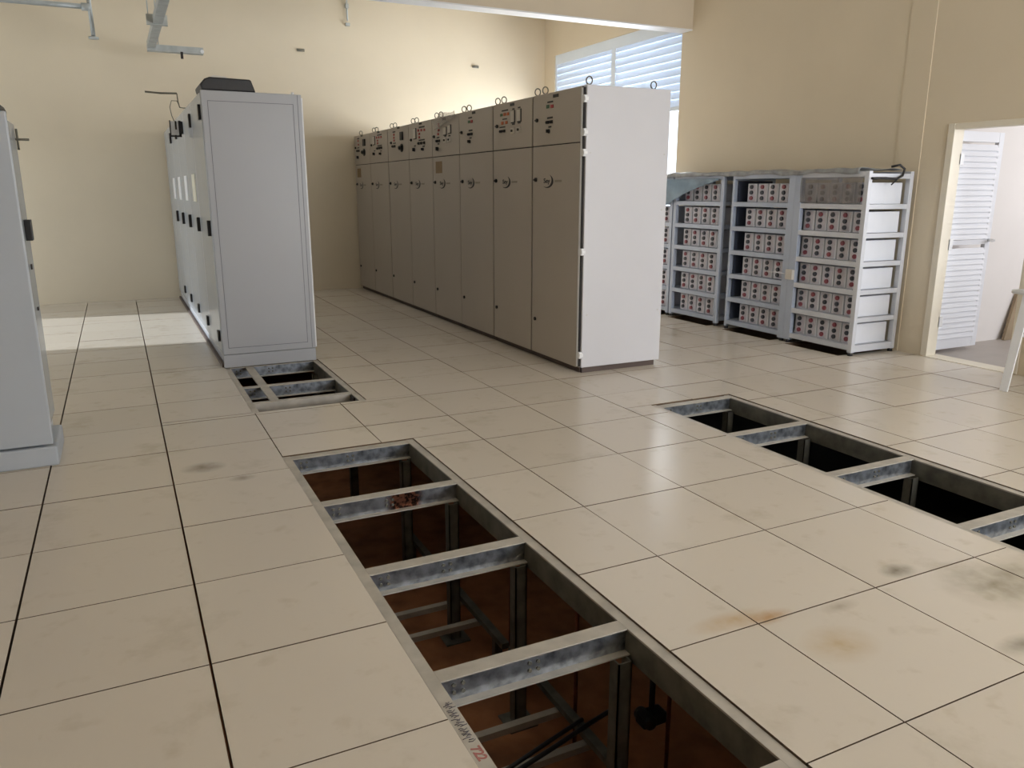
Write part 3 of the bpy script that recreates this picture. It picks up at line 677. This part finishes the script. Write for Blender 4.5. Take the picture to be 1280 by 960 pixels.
# under-floor cable supports seen down in the near pit
def ladder(label, yb, yt, xa, xs_cross, group='low cable supports in the near pit'):
    t = thing('cable_support', label, 'cable support', (xa, (yb+yt)/2, -0.9), None)
    MB().box(xa-0.02, xa+0.02, yb, yt, -0.72, -0.69).build('long_rail', M['galv_dark'], t)
    for y in xs_cross:
        MB().box(xa-0.72, xa+0.02, y-0.018, y+0.018, -0.765, -0.735).build('cross_rail', M['galv_top'], t)
    for y in (yb+0.1, yt-0.1): MB().box(xa-0.02, xa+0.02, y-0.02, y+0.02, -0.9, -0.72).build('leg', M['galv_dark'], t)
    return t
ladder('dull steel cable support low in the near pit, front end with two cross rails', 0.2, 1.85, -0.37, (1.37, 1.13, 0.5))
ladder('dull steel cable support low in the near pit, further back behind the first', 1.88, 3.4, -0.39, (2.46, 2.22, 3.0))
for (x, y, lab) in ((-0.33, 1.30, 'thin rusty rod standing in the near pit beside the low cable support'), (-0.04, 1.02, 'thin rusty rod standing under the floor edge at the right of the near pit'), (-0.28, 2.05, 'thin rusty rod standing in the third bay of the near pit')):
    tag(MB().cyl((x, y, -0.9), (x, y, -0.05), 0.009, 8).build('threaded_rod', M['rust_rod'], loc=(x, y, -0.9)), lab, 'rod', 'rusty rods in the near pit')
hx, hy = -0.10, 1.06
t = thing('hanging_clamp', 'black clamp hanging on a rod inside the near pit', 'clamp', (hx, hy, -0.6))
MB().cyl((hx, hy, -0.62), (hx, hy, -0.04), 0.013, 10).build('rod', M['dark'], t)
MB().box(hx-0.06, hx+0.06, hy-0.035, hy+0.035, -0.685, -0.63).cyl((hx-0.03, hy-0.05, -0.655), (hx-0.03, hy+0.05, -0.655), 0.03).build('clamp_block', M['black'], t, 0.01)
cb = MB().tube([(-1.1, 0.98, -0.70), (-0.8, 1.04, -0.69), (-0.55, 1.10, -0.68), (-0.36, 1.15, -0.672), (-0.2, 1.2, -0.68)], 0.010, 8)
cb.tube([(-1.1, 1.02, -0.70), (-0.8, 1.08, -0.70), (-0.55, 1.14, -0.68), (-0.36, 1.19, -0.672)], 0.009, 8)
tag(cb.build('cable_bundle', M['black']), 'black cables lying over the cross rails low in the near pit', 'cable')

# ------------------------------------------------------------ battery racks
RX0, RX1 = 4.12, 4.71
SH = [0.10, 0.358, 0.616, 0.874, 1.132, 1.39]; RT = 1.66
RACKS = [(3.80, 4.66, 'light grey steel battery rack nearest the doorway, pale open end', [3.853+0.149*k for k in range(5)], 'rack nearest doorway'),
         (4.66, 5.56, 'light grey steel battery rack second from the doorway, small box on its post', [4.80+0.155*k for k in range(4)], 'second rack from doorway'),
         (5.70, 6.58, 'light grey steel battery rack third from the doorway, blue film over its top shelf', [5.84+0.158*k for k in range(4)], 'third rack from doorway'),
         (6.60, 7.35, 'light grey steel battery rack half hidden behind the beige cubicles', [6.72+0.158*k for k in range(2)], 'half-hidden fourth rack')]
def make_battery():
    t = thing('battery_block', 'battery', 'battery', (0, 0, 0))
    MB().box(0.0, 0.44, 0.0, 0.134, 0.0, 0.19).build('case', M['case'], t, 0.004)
    MB().box(-0.004, 0.001, 0.012, 0.122, 0.008, 0.182).build('front_face', M['case_face'], t, 0.002)
    caps = []
    for k, z in enumerate((0.155, 0.098, 0.041)):
        caps.append(MB().cyl((-0.003, 0.069, z), (-0.020, 0.069, z), 0.0215, 14).build('terminal_cap', M['cap_black'] if k else M['cap_red'], t, 0.003, loc=(0, 0.069, z)))
    return t
proto = make_battery(); proto2 = make_battery()
# second kind: the red cap is at the bottom
pc = [c for c in proto2.children if c.name.startswith('terminal_cap')]
pc = sorted(pc, key=lambda o: -o.location.z)
pc[0].data.materials[0] = M['cap_black']; pc[2].data.materials[0] = M['cap_red']
used = {'a': False, 'b': False}
KIDS = {}
for pr in (proto, proto2): KIDS[pr.name] = [c for c in COL.objects if c.parent == pr]
ORD = ['lowest', 'second-lowest', 'third-lowest', 'fourth-lowest', 'fifth-lowest', 'top']
NTH = ['first', 'second', 'third', 'fourth', 'fifth']
for ri, (y0, y1, lab, cols, rn) in enumerate(RACKS):
    t = thing('battery_rack', lab, 'battery rack', ((RX0+RX1)/2, (y0+y1)/2, 0), 'battery racks along the right wall')
    mm = M['rack_lit'] if ri == 0 else M['rack']
    pw_ = 0.05
    for (px, py, mt) in ((RX0, y0, mm), (RX0, y1-pw_, M['rack']), (RX1-pw_, y0, mm), (RX1-pw_, y1-pw_, M['rack'])):
        w2 = 0.085 if (px == RX0 and ((ri == 0 and py != y0) or (ri == 1 and py == y0))) else pw_
        if ri == 1 and py != y0: w2 = 0.03; py = y1-0.03
        py0 = py if not (ri == 0 and py != y0) else y1-w2
        MB().box(px, px+0.045, py0, py0+w2, 0.03, RT+0.02).build('post', mt, t, 0.003)
        MB().cyl((px+0.022, py0+w2/2, 0.0), (px+0.022, py0+w2/2, 0.03), 0.024, 12).build('foot', M['black'], t)
    for k, z in enumerate(SH + [RT]):
        sh = MB()
        if k < 6:
            sh.box(RX0+0.002, RX0+0.030, y0+0.02, y1-0.02, z-0.048, z-0.002)      # front beam
            sh.box(RX1-0.04, RX1-0.012, y0+0.02, y1-0.02, z-0.048, z-0.002)
            sh.box(RX0+0.03, RX1-0.03, y0+0.02, y1-0.02, z-0.010, z-0.002)
        else:
            sh.box(RX0+0.002, RX0+0.03, y0+0.02, y1-0.02, z-0.03, z+0.02); sh.box(RX1-0.04, RX1-0.012, y0+0.02, y1-0.02, z-0.03, z+0.02)
        sh.box(RX0+0.03, RX1-0.03, y0+0.004, y0+0.03, z-0.045, z-0.002); sh.box(RX0+0.03, RX1-0.03, y1-0.03, y1-0.004, z-0.045, z-0.002)
        sh.build('shelf' if k < 6 else 'top_frame', mm if ri == 0 and k == 6 else M['rack'] if ri else M['rack_lit'], t)
    if ri == 1: MB().box(RX0+0.05, RX1-0.055, y1-0.034, y1-0.031, 0.11, RT-0.05).build('side_plate', M['rack_dark'], t)
    if ri == 0:
        MB().box(RX0+0.04, RX1-0.04, y0+0.002, y0+0.02, 0.035, 0.055).build('end_rail', mm, t)
    for si, z in enumerate(SH):
        for ci, y in enumerate(cols):
            a = (ci + (1 if ri in (0, 2) else 0) + (1 if (ri == 1 and si in (0, 2, 4) and ci % 2) else 0)*0 + (1 if len(cols) == 5 else 0)) % 2
            if ri == 0: a = ci % 2
            if ri == 1: a = (ci+1) % 2
            if ri == 2: a = (ci+1) % 2 if si % 2 else ci % 2
            pr = proto if a else proto2; key = 'a' if a else 'b'
            if not used[key]:
                o = pr; used[key] = True
            else:
                o = pr.copy(); COL.objects.link(o)
                for c in KIDS[pr.name]:
                    d_ = c.copy(); d_.parent = o; COL.objects.link(d_)
            jit = random.uniform(-0.006, 0.006)
            o.location = (RX0+0.068+abs(jit), y + jit*0.3, z)
            pos = 'next to near post' if ci == 0 else ('next to far post' if ci == len(cols)-1 else NTH[ci] + ' from near post')
            o['label'] = 'battery with %s cap red, %s shelf, %s, %s' % ('upper' if a else 'lower', ORD[si], pos, rn)
            o['category'] = 'battery'; o['group'] = 'grey battery blocks on the racks'
# small cable box on the shared post
jb = MB().box(4.085, 4.121, 4.575, 4.665, 0.64, 0.74).build('junction_box', M['ivory'], None, 0.004, loc=(4.1, 4.62, 0.64))
tag(jb, 'small ivory box fixed to the post between the first two battery racks', 'junction box')
MB().tube([(4.10, 4.66, 0.69), (4.09, 4.80, 0.70), (4.10, 4.92, 0.69)], 0.004, 6).build('thin_cable', M['white'], jb)

# plastic sheets on the racks
def sheet(name, fn, nu, nv, material, thick=0.002):
    """cloth-like grid from fn(u, v) with its own thickness"""
    me = bpy.data.meshes.new(name); v = []; f = []
    for i in range(nu+1):
        for j in range(nv+1): v.append(fn(i/nu, j/nv))
    for i in range(nu):
        for j in range(nv):
            a = i*(nv+1)+j; f.append((a, a+nv+1, a+nv+2, a+1))
    me.from_pydata(v, [], f); me.update()
    for p in me.polygons: p.use_smooth = True
    o = bpy.data.objects.new(name, me); COL.objects.link(o); me.materials.append(material)
    md = o.modifiers.new('thickness', 'SOLIDIFY'); md.thickness = thick; return o
def top_fn(u, v):
    y = 3.90 + u*3.45
    zt = RT + 0.042 + 0.005*math.sin(y*9) + 0.004*math.sin(y*23+2*v)
    if v < 0.16:
        k = (0.16-v)/0.16
        return (RX0-0.016-0.006*math.sin(y*14), y, zt - k*(0.040+0.006*math.sin(y*7)))
    q = (v-0.16)/0.84
    return (RX0-0.012+q*0.56, y, zt + 0.010*math.sin(q*9+y*5))
tag(sheet('plastic_sheet', top_fn, 110, 16, M['film']), 'dusty grey plastic sheet laid along the tops of the battery racks', 'plastic sheet')
def blue_fn(u, v):
    y = 5.74 + u*1.30
    low = 1.615 - 0.30*min(1.0, max(0.0, (u-0.02)/0.75))**1.2
    z = RT-0.02 + (low-RT+0.02)*v
    return (RX0-0.040-0.018*math.sin(u*9+v*4)-0.015*v, y, z)
tag(sheet('blue_film', blue_fn, 40, 12, M['film_blue']), 'bluish plastic film drooping over the third battery rack', 'plastic film')
def haze_fn(u, v):
    y = 3.86 + u*0.72
    return (RX0-0.010-0.004*math.sin(u*30+v*5), y, 1.395 + v*0.235)
tag(sheet('dusty_film', haze_fn, 40, 10, M['film_clear'], 0.001), 'cloudy film over the top shelf of the rack nearest the doorway', 'plastic film')
tag(MB().tube([(4.14, 3.785, 1.615), (4.30, 3.783, 1.618), (4.45, 3.782, 1.612), (4.53, 3.785, 1.64), (4.555, 3.79, 1.70), (4.50, 3.80, 1.735), (4.45, 3.85, 1.72)], 0.011, 8)
    .tube([(4.47, 3.782, 1.612), (4.42, 3.775, 1.585), (4.38, 3.772, 1.56)], 0.006, 6).build('black_cable', M['black']),
    'black cable looped over the top of the rack end by the doorway', 'cable')

# ------------------------------------------------------------ ducts, pipes and marks high up
t = thing('cable_tray', 'perforated zinc cable tray turning a corner high up before the far wall', 'cable tray', (-1.3, 8.6, 3.2))
MB().box(-1.36, -1.27, 5.0, 9.90, 3.19, 3.21).box(-1.36, -1.352, 5.0, 9.90, 3.21, 3.26).box(-1.278, -1.27, 5.0, 9.90, 3.21, 3.26).build('long_run', M['duct'], t)
cr = MB().box(-1.36, -0.72, 9.88, 9.99, 3.16, 3.17).box(-1.36, -0.72, 9.88, 9.888, 3.17, 3.235).box(-1.36, -0.72, 9.982, 9.99, 3.17, 3.235)
for k in range(12): cr.box(-1.25+k*0.045, -1.235+k*0.045, 9.874, 9.88, 3.18, 3.225)
cr.build('cross_run', M['duct'], t)
MB().cyl((-0.735, 9.872, 3.19), (-0.735, 9.88, 3.19), 0.022).build('shiny_end', M['white'], t)
MB().box(-0.99, -0.96, 9.87, 9.89, 3.09, 3.17).cyl((-0.975, 9.86, 3.115), (-0.975, 9.90, 3.115), 0.015).build('hanging_bolt', M['dark'], t)
MB().box(-1.42, -1.22, 8.28, 8.34, 3.18, 3.28).build('joint_clamp', M['duct'], t)
MB().cyl((-1.40, 8.30, 3.2), (-1.40, 8.30, ZC), 0.006, 6).cyl((-1.23, 9.9, 3.2), (-1.23, 9.9, ZC), 0.006, 6).build('hanger_rod', M['duct'], t)
t = thing('ceiling_pipe', 'thin grey pipe running level high up with a drop ending in a flange', 'pipe', (-2.2, 9.5, 3.5))
MB().cyl((-4.9, 9.5, 3.505), (-1.93, 9.5, 3.52), 0.028, 12).build('level_pipe', M['duct'], t)
MB().cyl((-1.93, 9.5, 3.20), (-1.95, 9.5, ZC), 0.022, 12).build('drop_pipe', M['duct'], t)
MB().cyl((-1.93, 9.5, 3.185), (-1.93, 9.5, 3.205), 0.055, 14).build('flange', M['duct'], t)
MB().cyl((-2.02, 9.5, 3.517), (-1.93, 9.5, 3.52), 0.042, 12).build('coupling', M['duct'], t)
for (x, z, lab) in ((0.74, 3.48, 'small dark clip on the far wall, above the grey cabinets'), (3.50, 3.43, 'small dark clip on the far wall, above the beige switchgear')):
    c = MB().box(x-0.06, x+0.05, YF-0.02, YF, z-0.018, z+0.018).box(x-0.03, x+0.01, YF-0.032, YF-0.018, z-0.012, z+0.012).build('wall_clip', M['galv_dark'], None, 0.004, loc=(x, YF, z))
    tag(c, lab, 'clip', 'clips on the far wall')
c = MB().cyl((1.44, 11.02, 3.93), (1.44, 11.02, ZC), 0.012, 8).box(1.42, 1.46, 11.0, 11.05, 4.10, 4.16).box(1.41, 1.47, 11.0, 11.05, 3.86, 3.90).build('hanging_conduit', M['duct'])
tag(c, 'short thin conduit hanging down the far wall from above the picture', 'conduit')

# ------------------------------------------------------------ white plastic chair at the doorway
def chair(cx, cy_, rz):
    t = thing('plastic_chair', 'white plastic armchair by the doorway, cut by the right edge', 'chair', (cx, cy_, 0))
    def W(p):
        x, y, z = p; return (cx + x*math.cos(rz)-y*math.sin(rz), cy_ + x*math.sin(rz)+y*math.cos(rz), z)
    def slab(pts8): return MB().hexa([W(p) for p in pts8])
    # seat: front is local +y
    slab([(-.22,-.2,.41),(.22,-.2,.41),(.24,.22,.43),(-.24,.22,.43),(-.22,-.2,.425),(.22,-.2,.425),(.24,.22,.445),(-.24,.22,.445)]).build('seat', M['white'], t, 0.006)
    b = MB()
    for k in range(7):
        x = -.19+.38*k/6
        b.hexa([W((x-.02,-.22,.45)), W((x+.02,-.22,.45)), W((x+.02,-.205,.45)), W((x-.02,-.205,.45)), W((x-.02,-.31,.84)), W((x+.02,-.31,.84)), W((x+.02,-.295,.84)), W((x-.02,-.295,.84))])
    b.hexa([W((-.23,-.325,.82)), W((.23,-.325,.82)), W((.23,-.295,.82)), W((-.23,-.295,.82)), W((-.20,-.335,.88)), W((.20,-.335,.88)), W((.20,-.31,.88)), W((-.20,-.31,.88))])
    b.hexa([W((-.22,-.225,.42)), W((.22,-.225,.42)), W((.22,-.195,.42)), W((-.22,-.195,.42)), W((-.22,-.235,.47)), W((.22,-.235,.47)), W((.22,-.205,.47)), W((-.22,-.205,.47))])
    b.build('backrest', M['white'], t, 0.004)
    for s in (-1, 1):
        for fy in (1, -1):
            xt, yt, xb, yb = s*.215, fy*.19, s*.265, fy*.25
            zt_ = .755 if fy > 0 else .43
            l = MB()
            l.hexa([W((xb-.022,yb-.006,0)), W((xb+.022,yb-.006,0)), W((xb+.022,yb+.006,0)), W((xb-.022,yb+.006,0)),
                    W((xt-.034,yt-.006,zt_)), W((xt+.034,yt-.006,zt_)), W((xt+.034,yt+.006,zt_)), W((xt-.034,yt+.006,zt_))])
            l.hexa([W((xb+s*.016,yb-.022-fy*.02,0)), W((xb+s*.028,yb-.022-fy*.02,0)), W((xb+s*.028,yb+.022-fy*.0,0)), W((xb+s*.016,yb+.022-fy*.0,0)),
                    W((xt+s*.026,yt-.036,zt_)), W((xt+s*.038,yt-.036,zt_)), W((xt+s*.038,yt+.036,zt_)), W((xt+s*.026,yt+.036,zt_))])
            l.build('leg', M['white'], t, 0.003)
        a = MB().tube([W((s*.245, .31, .765)), W((s*.25, .22, .77)), W((s*.26, .05, .75)), W((s*.25, -.12, .73)), W((s*.22, -.29, .74))], 0.02, 10, radii=[.016,.024,.026,.024,.016])
        a.build('armrest', M['white'], t)
    return t
chair(4.40, 2.10, 0.0)
